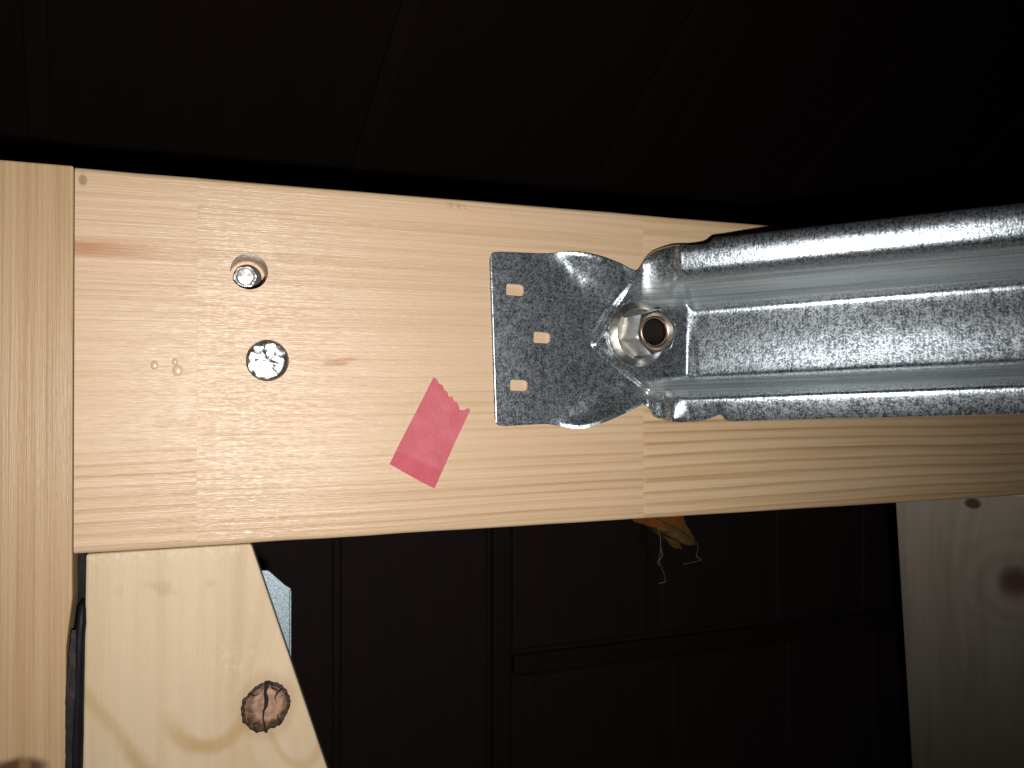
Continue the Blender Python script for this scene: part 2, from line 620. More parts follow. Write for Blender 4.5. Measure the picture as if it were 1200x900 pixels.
# where the web folds out from the beam: flat base on the inside, channel flanges outside
bend = np.array(chan(0.0036, top=-2.0, bot=0.2))
for i, py in ((5, 356.0), (6, 362.0), (7, 400.0), (8, 439.0)):
    bend[i] = at(803.5, py, -0.0026)
bend[9] = at(803.5, 444.0, -0.0050)
S3.append(bend)
lobe_top, lobe_bot = -2.0, 0.6
chs = [(0.0062, -2.4, .3), (0.010, -3.0, 0.6), (0.015, -3.2, 1.8), (0.0190, -2.8, 3.0), (0.0212, -1.4, 4.2), (0.0226, 0.2, 3.6),
       (0.0240, 0.2, 0.8), (0.027, 0, 0)]
for s, a, b in chs: S3.append(np.array(chan(s, top=a, bot=b)))
for s in np.linspace(0.04, 0.32, 40):
    S3.append(np.array(chan(float(s), top=0.35 * mnoise.noise(Vector((s * 160, 1, 0))), bot=0.15 * mnoise.noise(Vector((s * 120, 5, 0))))))
S3 = np.array(S3)
us = [0.0]
for a, b in zip(S3, S3[1:]):
    us.append(us[-1] + float(np.linalg.norm(a[7] - b[7])))
us = np.array(us)
ubend = us[len(stations) + 1 + len(chs)]
q1 = np.concatenate([np.arange(0, 0.004, 0.0002), np.arange(0.004, ubend, 0.0008)])
q2 = np.arange(ubend, us[-1], 0.004)
uq = np.concatenate([q1, q2, us[-1:]])
ROWS = pchip_rows(us, S3, uq)                       # (nu, 14, 3)
sub = []
per = [2, 4, 6, 8, 14, 8, 22, 22, 6, 14, 7, 8, 3]
for i, n in enumerate(per): sub += [i + j / n for j in range(n)]
sub.append(13.0)
GRID = np.transpose(pchip_rows(np.arange(14), np.transpose(ROWS, (1, 0, 2)), np.array(sub)), (1, 0, 2)).copy()
# soften the creases a little, as bent sheet is
for _ in range(2):
    Q = GRID.copy()
    Q[1:-1] = GRID[1:-1] * .5 + (GRID[:-2] + GRID[2:]) * .25
    W = Q.copy()
    W[:, 1:-1] = Q[:, 1:-1] * .6 + (Q[:, :-2] + Q[:, 2:]) * .2
    GRID[:, 1:-1] = W[:, 1:-1]
    GRID[1:-1, 0] = Q[1:-1, 0]
    GRID[1:-1, -1] = Q[1:-1, -1]
# pressed V-shaped ridge round the nut
vee = [np.array(P2(*p)) for p in ((734, 335), (695, 404), (763, 463))]
xz = GRID[:, :, [0, 2]]
dmin = np.full(xz.shape[:2], 9.0)
for a, b in zip(vee, vee[1:]):
    ab = b - a
    t = np.clip(((xz - a) @ ab) / (ab @ ab), 0, 1)
    dmin = np.minimum(dmin, np.linalg.norm(xz - (a + t[..., None] * ab), axis=-1))
GRID[:, :, 1] -= 0.0014 * np.exp(-(dmin / 0.0012)**2)
GRID[:, :, 1] += 0.0003 * np.exp(-((dmin - 0.0030) / 0.0015)**2)
# slight waviness of rolled sheet
nu, nw = GRID.shape[:2]
bm = bmesh.new()
vs = []
for i in range(nu):
    row = []
    for j in range(nw):
        p = Vector(GRID[i, j].tolist())
        far = min(1.0, max(0.0, (uq[i] - 0.02) / 0.05))
        d = 0.00016 * mnoise.noise(Vector((p.x * 55, p.y * 55, p.z * 75))) * far
        row.append(bm.verts.new((p.x, p.y - d, p.z)))
    vs.append(row)
for i in range(nu - 1):
    for j in range(nw - 1):
        bm.faces.new((vs[i][j], vs[i + 1][j], vs[i + 1][j + 1], vs[i][j + 1]))
bm.normal_update()
if sum(f.normal.y for f in bm.faces) > 0:
    bmesh.ops.reverse_faces(bm, faces=bm.faces)
bracket = obj('steel_bracket', bm, None, None)
so = bracket.modifiers.new('thickness', 'SOLIDIFY')
so.thickness = 0.0017
so.offset = -1.0
bracket.data = evaluated_mesh(bracket)
bracket.modifiers.clear()


def slot(px, py, L, H):
    cx, cz = P2(px, py, -0.002)
    pts = []
    r = 0.0012
    a0 = -0.035
    for sx, sz, st in ((1, 1, 0), (-1, 1, 90), (-1, -1, 180), (1, -1, 270)):
        rr = r if sx < 0 else r * 1.9
        for k in range(5):
            a = math.radians(st + 22.5 * k)
            pts.append((sx * (L / 2 - rr) + rr * math.cos(a), sz * (H / 2 - rr) + rr * math.sin(a)))
    return prism([(cx + x * math.cos(a0) - z * math.sin(a0), cz + x * math.sin(a0) + z * math.cos(a0)) for x, z in pts], -0.012, 0.004)


cut(bracket, [slot(603.5, 340, 0.0108, 0.0066), slot(635, 396, 0.0104, 0.0064), slot(608, 452, 0.0106, 0.0064)])
bracket.data.materials.clear()
BR_BASE = (float(P0[0]) - 0.02, -0.0005, float(P0[2]))
bracket.data.transform(Matrix.Translation(-Vector(BR_BASE)))
bracket.location = BR_BASE
M_galv = galvanized('galvanized_steel', off=BR_BASE)
bracket.data.materials.append(M_galv)
bat = bracket.data.attributes.new('burnish', 'FLOAT', 'POINT')
for i, v in enumerate(bracket.data.vertices):
    p = np.array(v.co) + np.array(BR_BASE) - P0
    t = float(p @ tv) * 1000
    def band(a, b, e): return min(1, max(0, (t - a) / e)) * min(1, max(0, (b - t) / e))
    on = min(1.0, max(0.0, (float(p @ wv) + 0.030) / 0.012))
    bat.data[i].value = max(band(18, 39, 5), band(-35, -21.5, 4)) * on
smooth_by_angle(bracket.data, 38)
tag(bracket, 'galvanized steel strap bracket with three slots, bent out from the beam into a ribbed channel', 'bracket')

# ------------------------------------------------------------------ nut, washer and stud on the bracket
gz = G('yellow_zinc')
x, y, z = gz.coords()
n = gz.noise(gz.vec(x, y, z), 260.0, 3.0)
M_zinc = gz.set(Base_Color=gz.mix(gz.ss(n, .35, .65), (0.90, 0.87, 0.79), (0.84, 0.83, 0.80)), Metallic=1.0,
                Roughness=n * 0.25 + 0.20, Normal=gz.bump(n, .25, .0006))
gz = G('copper_toned_zinc')
x, y, z = gz.coords()
n = gz.noise(gz.vec(x, y, z), 400.0, 3.0)
M_copper = gz.set(Base_Color=gz.mix(n, (0.46, 0.30, 0.22), (0.62, 0.45, 0.36)), Metallic=1.0, Roughness=n * 0.2 + 0.22)

NX, NZ = P2(747, 391.5, -0.004)
HB = -0.0036
nut = empty('hex_nut', (NX, HB, NZ))
tag(nut, 'zinc plated hex nut with washer and hollow stud on the steel bracket', 'nut')
bm = lathe_y(NX, NZ, [(0.0088, HB + .0008), (0.0190, HB + .0008), (0.0195, HB + 0.0002), (0.0195, HB - 0.0008), (0.0190, HB - 0.0014), (0.0152, HB - 0.0036), (0.0148, HB - .0032), (0.0140, HB - 0.0030), (0.0088, HB - 0.0030)], 64)
for v in bm.verts:
    v.co.y -= 0.0004 * mnoise.noise(v.co * 120)
o = obj('washer', bm, M_zinc, nut, (NX, HB, NZ))
smooth_by_angle(o.data, 25)


def hex_nut_bm(cx, cz, R, y0, y1, hole, seg=8, rot=0.0, chamf=0.0012):
    """hexagon body from y0 (back) to y1 (front, nearer the viewer) with a chamfered round hole"""
    bm = bmesh.new()
    N = 6 * seg
    def hexr(a):
        k = (a - rot) % (math.pi / 3) - math.pi / 6
        return R * math.cos(math.pi / 6) / math.cos(k)
    def ring(fr, y):
        return [bm.verts.new((cx + fr(2 * math.pi * i / N + rot) * math.cos(2 * math.pi * i / N + rot), y,
                              cz + fr(2 * math.pi * i / N + rot) * math.sin(2 * math.pi * i / N + rot))) for i in range(N)]
    s = -1 if y1 < y0 else 1
    ri = R * math.cos(math.pi / 6)
    def ch(a):   # height lost to the corner chamfer
        return max(0.0, hexr(a) - ri * 1.05) * 0.45
    side_b = ring(hexr, y0)
    side_f = ring(hexr, y1)
    for i, v in enumerate(side_f): v.co.y = y1 - s * (0.0004 + ch(2 * math.pi * i / N + rot))
    top_o = ring(lambda a: min(hexr(a) * .97, ri * 1.04), y1)
    top_i = ring(lambda a: hole + chamf, y1)
    in_f = ring(lambda a: hole, y1 - s * chamf)
    in_b = ring(lambda a: hole, y0)
    rr = [side_b, side_f, top_o, top_i, in_f, in_b, side_b]
    for a, b in zip(rr, rr[1:]):
        for i in range(N):
            bm.faces.new((a[i], a[(i + 1) % N], b[(i + 1) % N], b[i]))
    bmesh.ops.recalc_face_normals(bm, faces=bm.faces)
    return bm


o = obj('nut_body', hex_nut_bm(NX, NZ, 0.0136, HB - 0.0026, HB - 0.0232, 0.0092, rot=math.radians(17), chamf=0.0016), M_zinc, nut, (NX, HB, NZ))
smooth_by_angle(o.data, 30)
# collar and open end of the stud inside the nut, with thread turns
prof = []
yf = HB - 0.0216
prof += [(0.0093, HB - 0.006), (0.0093, yf + 0.0004), (0.0089, yf), (0.0082, yf + 0.0003), (0.0076, yf + 0.0012), (0.0076, yf + 0.004)]
bore = []
yy = yf + 0.0030
while yy < HB - 0.002:
    bore += [(0.0068, yy + 0.0005), (0.0075, yy + 0.0010)]
    yy += 0.0010
bore += [(0.0066, HB - 0.001), (0.0, HB + 0.002)]
M_bore = G('shaded_bore').set(Base_Color=(0.008, 0.005, 0.0035), Metallic=0.0, Roughness=.8, Specular_IOR_Level=.2)  # near-black colour paints in the shade inside the stud's bore
o = obj('stud_sleeve', lathe_y(NX, NZ, prof, 48), M_copper, nut, (NX, HB, NZ))
smooth_by_angle(o.data, 35)

o = obj('threaded_bore', lathe_y(NX, NZ, bore, 48), M_bore, nut, (NX, HB, NZ))
smooth_by_angle(o.data, 35)

# ------------------------------------------------------------------ bolts sunk into the beam
gz = G('bright_zinc')
x, y, z = gz.coords()
n = gz.noise(gz.vec(x, y, z), 330.0, 3.0, .6)
vo = gz.voronoi(gz.vec(x, y, z), 420.0)
M_bright = gz.set(Base_Color=(0.80, 0.82, 0.84), Metallic=1.0, Roughness=n * 0.20 + 0.16, Normal=gz.bump(n + vo * .6, .22, .0008))


def bolt(cx, cz, ytop, rr, depth, label, hexhead):
    e = empty('sunken_bolt', (cx, ytop, cz))
    tag(e, label, 'bolt', 'bolts sunk in holes in the beam')
    if hexhead:
        bm = hex_nut_bm(cx, cz, rr, ytop + depth, ytop, 0.0045, rot=0.3, chamf=0.001)
        o = obj('nut', bm, M_bright, e, (cx, ytop, cz))
        smooth_by_angle(o.data, 30)
        prof = [(0.0043, ytop + depth), (0.0043, ytop - 0.0006), (0.0036, ytop - 0.0012), (0, ytop - 0.0012)]
        bm = lathe_y(cx, cz, prof, 32)
        o = obj('shank', bm, M_bright, e, (cx, ytop, cz))
        smooth_by_angle(o.data, 35)
        prof = [(rr * 1.02, ytop + depth + .001), (rr * 1.02, ytop + depth - .0008), (0.004, ytop + depth - .001)]
        o = obj('washer', lathe_y(cx, cz, prof, 40), M_bright, e, (cx, ytop, cz))
        smooth_by_angle(o.data, 35)
    else:
        prof = [(rr * .70, ytop + depth), (rr * .70, ytop + .002), (rr * .62, ytop + .0004), (0, ytop)]
        o = obj('shank', lathe_y(cx, cz, prof, 32), M_bright, e, (cx, ytop, cz))
        smooth_by_angle(o.data, 35)
        bm = hex_nut_bm(cx, cz, rr, ytop + depth, ytop + 0.003, rr * .70, rot=0.1, chamf=0.0008)
        o = obj('nut', bm, M_bright, e, (cx, ytop, cz))
        smooth_by_angle(o.data, 30)
    bm = lathe_y(h1x, h1z, [(0.004, 0.0268), (0.0070, 0.0268), (0.0074, 0.0274), (0.0074, 0.0295), (0.004, 0.0295)], 48)
    obj('washer', bm, G('hole_bottom_shade').set(Base_Color=(0.03, 0.024, 0.02), Roughness=.6), e, (h1x, 0.027, h1z))  # added dark ring, no real washer: paints the shade at the hole's bottom
    return e


bolt(h1x - 0.0012, h1z + 0.0003, 0.0225, 0.0064, 0.010, 'small bolt end deep inside the upper round hole in the beam', False)

e = empty('sunken_bolt', (h2x, 0.0, h2z))
tag(e, 'shiny dented bolt head filling the lower hole in the beam, flush with the wood', 'bolt', 'bolts sunk in holes in the beam')
bm = bmesh.new()
N = 54
RR = 0.0104
rings = []
for (fr, yy) in ((0.0, -0.0002), (.16, -0.0002), (.32, -.0001), (.48, 0.0), (.62, 0.0002), (.74, 0.0), (.86, .0001), (.95, .0005), (1.0, .0018), (1.0, .022)):
    ring = []
    for i in range(N if fr else 1):
        a = 2 * math.pi * i / N
        r = RR * fr * (1 + (0.05 * mnoise.noise(Vector((math.cos(a) * 2.2, math.sin(a) * 2.2, 1.0))) + 0.02 * math.cos(6 * a)) * min(1, fr * 1.2))
        p = Vector((h2x + r * math.cos(a), yy, h2z + r * math.sin(a)))
        if yy < 0.01:
            p.y += 0.00055 * mnoise.noise(p * 420) + 0.00012 * mnoise.noise(p * 900)
        ring.append(bm.verts.new(p))
    rings.append(ring)
for a, b in zip(rings, rings[1:]):
    for i in range(N):
        j = (i + 1) % N
        if len(a) == 1: bm.faces.new((a[0], b[i], b[j]))
        else: bm.faces.new((a[i], b[i], b[j], a[j]))
bmesh.ops.recalc_face_normals(bm, faces=bm.faces)
o = obj('bolt_head', bm, M_bright, e, (h2x, 0, h2z))
smooth_by_angle(o.data, 25)

# ------------------------------------------------------------------ pink masking tape
gt = G('pink_crepe_tape')
x, y, z = gt.coords((*P2(505, 510)[:1], 0, P2(505, 510)[1]))
ang = math.radians(-28)
u = x * math.cos(ang) - z * math.sin(ang)
v = x * math.sin(ang) + z * math.cos(ang)
cr = gt.noise(gt.vec(u * 1.0, v * 1.0, 0.0), 900.0, 3.0, .6)
cl = gt.noise(gt.vec(x, z, 0.0), 90.0, 3.0, .6)
cc = gt.mix(gt.ss(cl, .35, .7) * 0.55 + (cr - .5) * .3, (0.57, 0.115, 0.145), (0.64, 0.175, 0.21))
# darker, doubled strip at the lower end
pa, pb = np.array(P2(466, 529)), np.array(P2(521, 553))
dd = (pb - pa) / np.linalg.norm(pb - pa)
sd = (x - float(pa[0])) * float(-dd[1]) + (z - float(pa[1])) * float(dd[0])
cc = gt.mix(gt.ss(sd, 0.0012, -0.0012) * 0.55, cc, (0.53, 0.062, 0.10))
M_tape = gt.set(Base_Color=cc, Roughness=0.62, Normal=gt.bump(cr + cl * 1.5, .7, .0008))
edge = [(507.6, 442.5), (511.5, 444.5), (514, 449.5), (518, 451.2), (520, 456.5), (523.8, 459.2), (525.4, 464.9), (530.2, 464.7), (531.6, 470),
        (535.2, 471.4), (537.2, 475.6), (538.2, 480), (543, 480.9), (548.2, 478.3), (550.7, 480.6), (544, 495), (534, 516), (522, 543),
        (508.7, 572.2), (494, 565), (476, 555), (456.4, 543.8), (469, 518), (483, 491), (497, 464)]
pts = [P2(*p) for p in edge]
bm = prism(pts, -0.00055, -0.0001)
bmesh.ops.triangulate(bm, faces=[f for f in bm.faces if len(f.verts) > 4])
bmesh.ops.subdivide_edges(bm, edges=[e for e in bm.edges if e.calc_length() > 0.004], cuts=3, use_grid_fill=True)
TB = (P2(505, 510)[0], -0.0002, P2(505, 510)[1])
for v in bm.verts:
    d = (v.co - Vector(TB)).length
    v.co.y -= 0.0011 * max(0.0, d / 0.033 - 0.62) + 0.00022 * (mnoise.noise(Vector((v.co.x, 0, v.co.z)) * 190) + .6)
tape = obj('tape_piece', bm, M_tape, None, TB)
smooth_by_angle(tape.data, 50)
tag(tape, 'torn piece of pink masking tape stuck slanting on the beam beside the bracket', 'tape')

# ------------------------------------------------------------------ pale board with knot, lower left
PB_Y = 0.0035
pb_poly = [P2(100.5, 653.5, PB_Y), P2(294.5, 640, PB_Y), P2(383.5, 900, PB_Y), P2(418, 1000, PB_Y), P2(93, 1000, PB_Y), P2(96.5, 900, PB_Y)]
pb_poly[0] = (pb_poly[0][0], zb - 0.0008)
pb_poly[1] = (pb_poly[1][0], zb - 0.0008)
PALE_BASE = (P2(230, 900)[0], 0.02, P2(230, 990)[1])


def marks_pale(g, x, y, z, col):
    n = g.noise(g.vec(x * 60, z * 40, 3.0), 1.0, 3.0)
    fz = g.noise(g.vec(x * 420, z * 300, 6.0), 1.0, 4.0, .65)
    c0 = P2(245, 828, PB_Y)
    e = ellipse(g, x, z, c0, 0.0185, 0.0205, 0.1) + (n - .5) * 0.25
    arc = g.ss((e - 1.0).abs(), 0.30, 0.05) * g.ss(z, c0[1] + 0.004, c0[1] - 0.016)
    col = g.mix(arc * (n * .7 + .3), col, (0.48, 0.31, 0.12))
    # slanting brown band
    a, b = np.array(P2(98, 815, PB_Y)), np.array(P2(175, 905, PB_Y))
    d = (b - a) / np.linalg.norm(b - a)
    sd = ((x - float(a[0])) * float(-d[1]) + (z - float(a[1])) * float(d[0]) + (n - .5) * 0.006).abs()
    col = g.mix(g.ss(sd, 0.0055, 0.0004) * (n * .7 + .15), col, (0.45, 0.29, 0.11))
    a, b = np.array(P2(350, 880, PB_Y)), np.array(P2(320, 900, PB_Y))
    e = ellipse(g, x, z, P2(345, 850, PB_Y), 0.012, 0.022, 0.3)
    col = g.mix(g.ss((e - 1.0).abs(), 0.22, 0.04) * g.ss(z, P2(0, 850)[1], P2(0, 872)[1]) * 0.5, col, (0.50, 0.34, 0.15))
    # rough torn fibres by the saw cut and near the knot
    top = g.ss(z, zb - 0.010, zb - 0.001)
    col = g.mix(top * g.ss(fz, .46, .66) * 0.5, col, (0.80, 0.68, 0.52))
    e = ellipse(g, x, z, P2(275, 772, PB_Y), 0.020, 0.013)
    col = g.mix(g.ss(e, 1.0, .2) * g.ss(fz, .46, .70) * 0.35, col, (0.80, 0.72, 0.58))
    e = ellipse(g, x, z, P2(222, 690, PB_Y), 0.050, 0.006, -0.06)
    col = g.mix(g.ss(e, 1.0, .3) * g.ss(n, .52, .62) * 0.35, col, (0.42, 0.28, 0.15))
    # halo of darker wood round the knot
    e = ellipse(g, x, z, P2(312, 828, PB_Y), 0.0165, 0.0185)
    col = g.mix(g.ss(e + (n - .5) * .4, 1.1, .75) * .35, col, (0.40, 0.25, 0.12))
    return col


kx, kz = P2(312, 828, PB_Y)
M_pale = wood('pale_spruce', (0.66, 0.52, 0.355), (0.54, 0.39, 0.225), 'Z', PALE_BASE, 33.0, 42, 160, .45, .22, .35,
              knots=((kz, kx, 0.018, 0.012),), marks=marks_pale, rough=.52, gloss=.4)
pale = obj('knotty_board', prism(pb_poly, PB_Y, PB_Y + 0.036, 0.0012, 2), M_pale, None, PALE_BASE)
tag(pale, 'pale rough board with a dark cracked knot and slanted edge below the beam', 'board')

# the knot: heart, ring of bark and a drying crack
gk = G('knot_heart')
x, y, z = gk.coords((kx, 0, kz))
n = gk.noise(gk.vec(x * 300, y * 300, z * 300), 1.0, 3.0)
r = ellipse(gk, x, z, (kx + .001, kz + .001), 0.0118, 0.0128)
rg = (r * 16.0 + n * 5.0).sin() * 0.5 + 0.5
c1 = gk.mix(gk.ss(n, .35, .65) * .45 + rg * .2 + gk.ss(r, .45, .85) * .5, (0.46, 0.265, 0.165), (0.12, 0.058, 0.035))
M_knot = gk.set(Base_Color=c1, Roughness=.55, Normal=gk.bump(n, .5, .0010))
gk = G('bark')
x, y, z = gk.coords((kx, 0, kz))
n = gk.noise(gk.vec(x * 500, y * 500, z * 500), 1.0, 3.0)
M_bark = gk.set(Base_Color=gk.mix(gk.ss(n, .35, .7), (0.018, 0.010, 0.007), (0.10, 0.052, 0.032)), Roughness=.75, Normal=gk.bump(n, .8, .0012))

RK = 0.0125


def kr(a, seed):
    return 1 + 0.05 * math.sin(2 * a + 0.8) + 0.07 * mnoise.noise(Vector((math.cos(a) * 1.7, math.sin(a) * 1.7, seed)))


bm = bmesh.new()
N = 64
def kring(fr, yy, seed=0.0, jag=0.0):
    out = []
    for i in range(N):
        a = 2 * math.pi * i / N
        r = RK * fr * kr(a, seed) + jag * mnoise.noise(Vector((math.cos(a) * 7, math.sin(a) * 7, 3 + seed)))
        out.append(bm.verts.new((kx + r * math.cos(a), yy, kz + 1.08 * r * math.sin(a))))
    return out
rr = [kring(.78, PB_Y - .0006, 0, .0003), kring(.50, PB_Y - .0007), kring(.25, PB_Y - .0006)]
c = bm.verts.new((kx, PB_Y - .0006, kz))
b0 = kring(.80, PB_Y + .002)
rr = [b0] + rr
for a, b in zip(rr, rr[1:]):
    for i in range(N): bm.faces.new((a[i], a[(i + 1) % N], b[(i + 1) % N], b[i]))
for i in range(N): bm.faces.new((rr[-1][i], rr[-1][(i + 1) % N], c))
bmesh.ops.recalc_face_normals(bm, faces=bm.faces)
knot = obj('knot', bm, M_knot, pale, (kx, PB_Y, kz), True)
bm = bmesh.new()
rr = [kring(.76, PB_Y + .001), kring(.82, PB_Y - .0009, 0, .0005), kring(.88, PB_Y - .0006, 0, .0007), kring(.95, PB_Y - .0002, 0, .0011), kring(.97, PB_Y + .001, 0, .0011)]
for a, b in zip(rr, rr[1:]):
    for i in range(N): bm.faces.new((a[i], a[(i + 1) % N], b[(i + 1) % N], b[i]))
bmesh.ops.recalc_face_normals(bm, faces=bm.faces)
obj('bark_ring', bm, M_bark, knot, (kx, PB_Y, kz), True)
M_crack = G('crack_dark').set(Base_Color=(0.012, 0.008, 0.006), Roughness=.9)
cp = [(313.2, 797.5, .0013), (312.2, 804, .0010), (310.6, 811, .0008), (312.2, 818, .0011), (311.6, 827, .0009), (308.8, 833, .0005), (308.2, 841, .0004), (309.8, 849, .0005), (312, 858, .0008)]
cl_ = []
for px, py, w in cp:
    p = P2(px, py, PB_Y)
    cl_.append((p[0] - w, p[1])), 
cr_ = [(P2(px, py, PB_Y)[0] + w, P2(px, py, PB_Y)[1]) for px, py, w in cp]
obj('crack', prism(cl_ + cr_[::-1], PB_Y - .00085, PB_Y + .001), M_crack, knot, (kx, PB_Y, kz))
for br in ([(293, 812, .0006), (298, 815, .0004), (303, 813, .0002)], [(331, 806, .0007), (325, 811, .0005), (322, 817, .0003), (324, 824, .0001)],
           [(297, 848, .0006), (302, 846, .0004), (305, 850, .0002)], [(330, 846, .0005), (326, 842, .0004), (325, 836, .0002)], [(318, 799, .0006), (319, 806, .0004), (326, 809, .0002)]):
    P = [P2(px, py, PB_Y) for px, py, w in br]
    W = [w for _, _, w in br]
    dx, dz = P[-1][0] - P[0][0], P[-1][1] - P[0][1]
    L = math.hypot(dx, dz)
    ox, oz = -dz / L, dx / L
    obj('crack', prism([(p[0] + ox * w, p[1] + oz * w) for p, w in zip(P, W)] + [(p[0] - ox * w, p[1] - oz * w) for p, w in zip(P[::-1], W[::-1])],
                       PB_Y - .00080, PB_Y + .001), M_crack, knot, (kx, PB_Y, kz))

# ------------------------------------------------------------------ steel plate behind the pale board
SY = 0.046
M_plate = galvanized('galvanized_plate', (0.42, 0.50, 0.54), .56, (0.22, 0.29, 0.33))
pp = [(262, 669.5), (314.5, 668.5), (334, 685.5), (341, 690), (341, 800), (341, 960), (262, 960)]
bm = prism([P2(px, py, SY) for px, py in pp], SY, SY + 0.0016, 0.0003, 2)
SB = (*P2(300, 960, SY)[:1], SY, P2(300, 960, SY)[1])
plate = obj('steel_plate', bm, M_plate, None, SB)
for f in plate.data.polygons: f.use_smooth = False
tag(plate, 'small galvanized steel plate with clipped corner sticking out behind the knotty board', 'plate')
# folded rim along its right edge
a = P2(339.6, 691, SY)
b = P2(339.6, 960, SY)
obj('folded_rim', prism([(a[0] - .0004, b[1]), (a[0] + .0007, b[1]), (a[0] + .0007, a[1]), (a[0] - .0004, a[1])], SY - 0.0028, SY - .0002, 0.0003, 2), M_plate, plate, (a[0], SY, b[1]))

# ------------------------------------------------------------------ black rubber strip in the gap
gr = G('black_rubber')
x, y, z = gr.coords()
n = gr.noise(gr.vec(x * 200, y * 200, z * 60), 1.0, 3.0)
M_rub = gr.set(Base_Color=gr.mix(n, (0.004, 0.004, 0.006), (0.010, 0.010, 0.012)), Roughness=n * .3 + .34, Specular_IOR_Level=.15, Normal=gr.bump(n, .4, .001))
gr = G('dark_purple_film')
x, y, z = gr.coords()
n = gr.noise(gr.vec(x * 200, y * 200, z * 90), 1.0, 3.0)
M_film = gr.set(Base_Color=gr.mix(gr.ss(n, .45, .75), (0.008, 0.005, 0.008), (0.04, 0.016, 0.015)), Roughness=.5, Normal=gr.bump(n, .6, .001))
RB = (*P2(92, 960)[:1], 0.004, P2(92, 960)[1])
rub = empty('rubber_strip', RB)
tag(rub, 'torn black rubber sealing strip wedged between the left post and the knotty board', 'seal strip')
tp = []
tr = []
for (px, py, r, Y) in ((97.5, 702, .0007, .006), (96.0, 712, .0017, .004), (95, 730, .0022, .0028), (92.8, 748, .0026, .0022), (91.8, 780, .0030, .0018), (90.2, 820, .0030, .0016),
                       (89.4, 860, .0032, .0016), (88.2, 900, .0032, .0016), (86.5, 960, .0034, .0016)):
    p = at(px, py, Y)
    tp.append(p)
    tr.append(r)
bm = tube(tp, tr, 14)
for v in bm.verts: v.co.x += 0.0003 * mnoise.noise(v.co * 300)
obj('hollow_cord', bm, M_rub, rub, RB, True)
# web running up the gap beside the board
fp = [(92.5, 655, .012), (92.5, 690, .012), (91, 720, .010), (89, 780, .010), (86, 960, .010)]
L = [P2(px, py, Y) for px, py, Y in fp]
R = [(P2(px, py, Y)[0] + .0044, P2(px, py, Y)[1]) for px, py, Y in fp]
L[0] = (L[0][0], zb - .001)
R[0] = (R[0][0], zb - .001)
obj('web', prism(L + R[::-1], 0.012, 0.034), M_rub, rub, RB)
# ragged lip lying on the edge of the post
random.seed(3)
Lp = []
for i in range(40):
    py = 738 + i * (960 - 738) / 39
    base = 85.5 - 7.0 * min(1, (py - 738) / 75.0)
    if 738 <= py < 742: base = 86
    jag = 1.6 * mnoise.noise(Vector((py * .11, 2, 0))) + 1.0 * mnoise.noise(Vector((py * .33, 7, 0)))
    Lp.append(P2(base + jag - 1.5, py, -.0006))
Rp = [P2(89, 738, -.0006), P2(88, 960, -.0006)]
bm = prism(Lp + [Rp[1], Rp[0]], -0.0013, -0.0002, 0)
bmesh.ops.triangulate(bm, faces=[f for f in bm.faces if len(f.verts) > 4])
obj('torn_lip', bm, M_film, rub, RB)

# ------------------------------------------------------------------ grey board with knot, lower right, leaning away
RY0 = 0.125
A = at(1049.5, 588, RY0)
ex = rt - 0.72 * fw
ex /= np.linalg.norm(ex)
lean = None
# left edge runs from A down to the frame's lower edge while it leans away
B = at(1068.5, 900, 0.40)
dn = (B - A) / np.linalg.norm(B - A)
nn = np.cross(ex, dn)
nn /= np.linalg.norm(nn)
if nn[1] > 0: nn = -nn
ex2 = np.cross(dn, nn)
ex2 /= np.linalg.norm(ex2)
if ex2[0] < 0: ex2 = -ex2


def rplane(px, py):
    """(across, down) on the leaning board for a pixel"""
    r = ray(px, py)
    t = float((A - CAM) @ nn / (r @ nn))
    p = CAM + r * t - A
    return float(p @ ex2), float(p @ dn)


def RB3(u, v, k=0.0): return A + ex2 * u + dn * v + nn * k


LEN = 0.62
GREY_BASE = tuple(float(q) for q in RB3(0.07, LEN, -0.019))
Mrot = Matrix(((ex2[0], nn[0], -dn[0]), (ex2[1], nn[1], -dn[1]), (ex2[2], nn[2], -dn[2])))   # local X across, Y out, Z up the board
gk_u, gk_v = rplane(1190, 681)
KU, KV = gk_u - 0.07, LEN - gk_v
def marks_grey(g, x, y, z, col):
    n = g.noise(g.vec(x * 30, z * 20, 3.0), 1.0, 3.0)
    e = ellipse(g, x, z, (KU, KV - 0.012), 0.030, 0.052) + (n - .5) * .3
    col = g.mix(g.ss(((e * 1.6).frac() - .5).abs(), .45, .02) * g.ss(e, 2.0, 1.1) * .22, col, (0.30, 0.20, 0.14))
    e = ellipse(g, x, z, (KU, KV), 0.013, 0.024) + (n - .5) * .5
    col = g.mix(g.ss(e, 1.5, .4) * .85, col, (0.17, 0.085, 0.055))
    u, v = rplane(1140, 590)
    e = ellipse(g, x, z, (u - 0.07, LEN - v), 0.006, 0.007)
    col = g.mix(g.ss(e, 1.3, .7) * .85, col, (0.06, 0.04, 0.02))
    return col
M_grey = wood('grey_weathered_wood', (0.68, 0.60, 0.49), (0.54, 0.45, 0.36), 'Z', (0, 0, 0), 41.0, 42, 160, .6, .3, .35,
              knots=((KV, KU, 0.05, 0.015),), marks=marks_grey, rough=.6, gloss=.25)
bm = prism([(-0.07, 0.0), (0.11, 0.0), (0.11, LEN + 0.03), (-0.07, LEN + 0.03)], -0.019, 0.019, 0.0015, 2)
for v in bm.verts:
    if v.co.z < LEN: pass
    v.co.x += 0.0008 * mnoise.noise(v.co * 18)
me = bpy.data.meshes.new('grey_board')
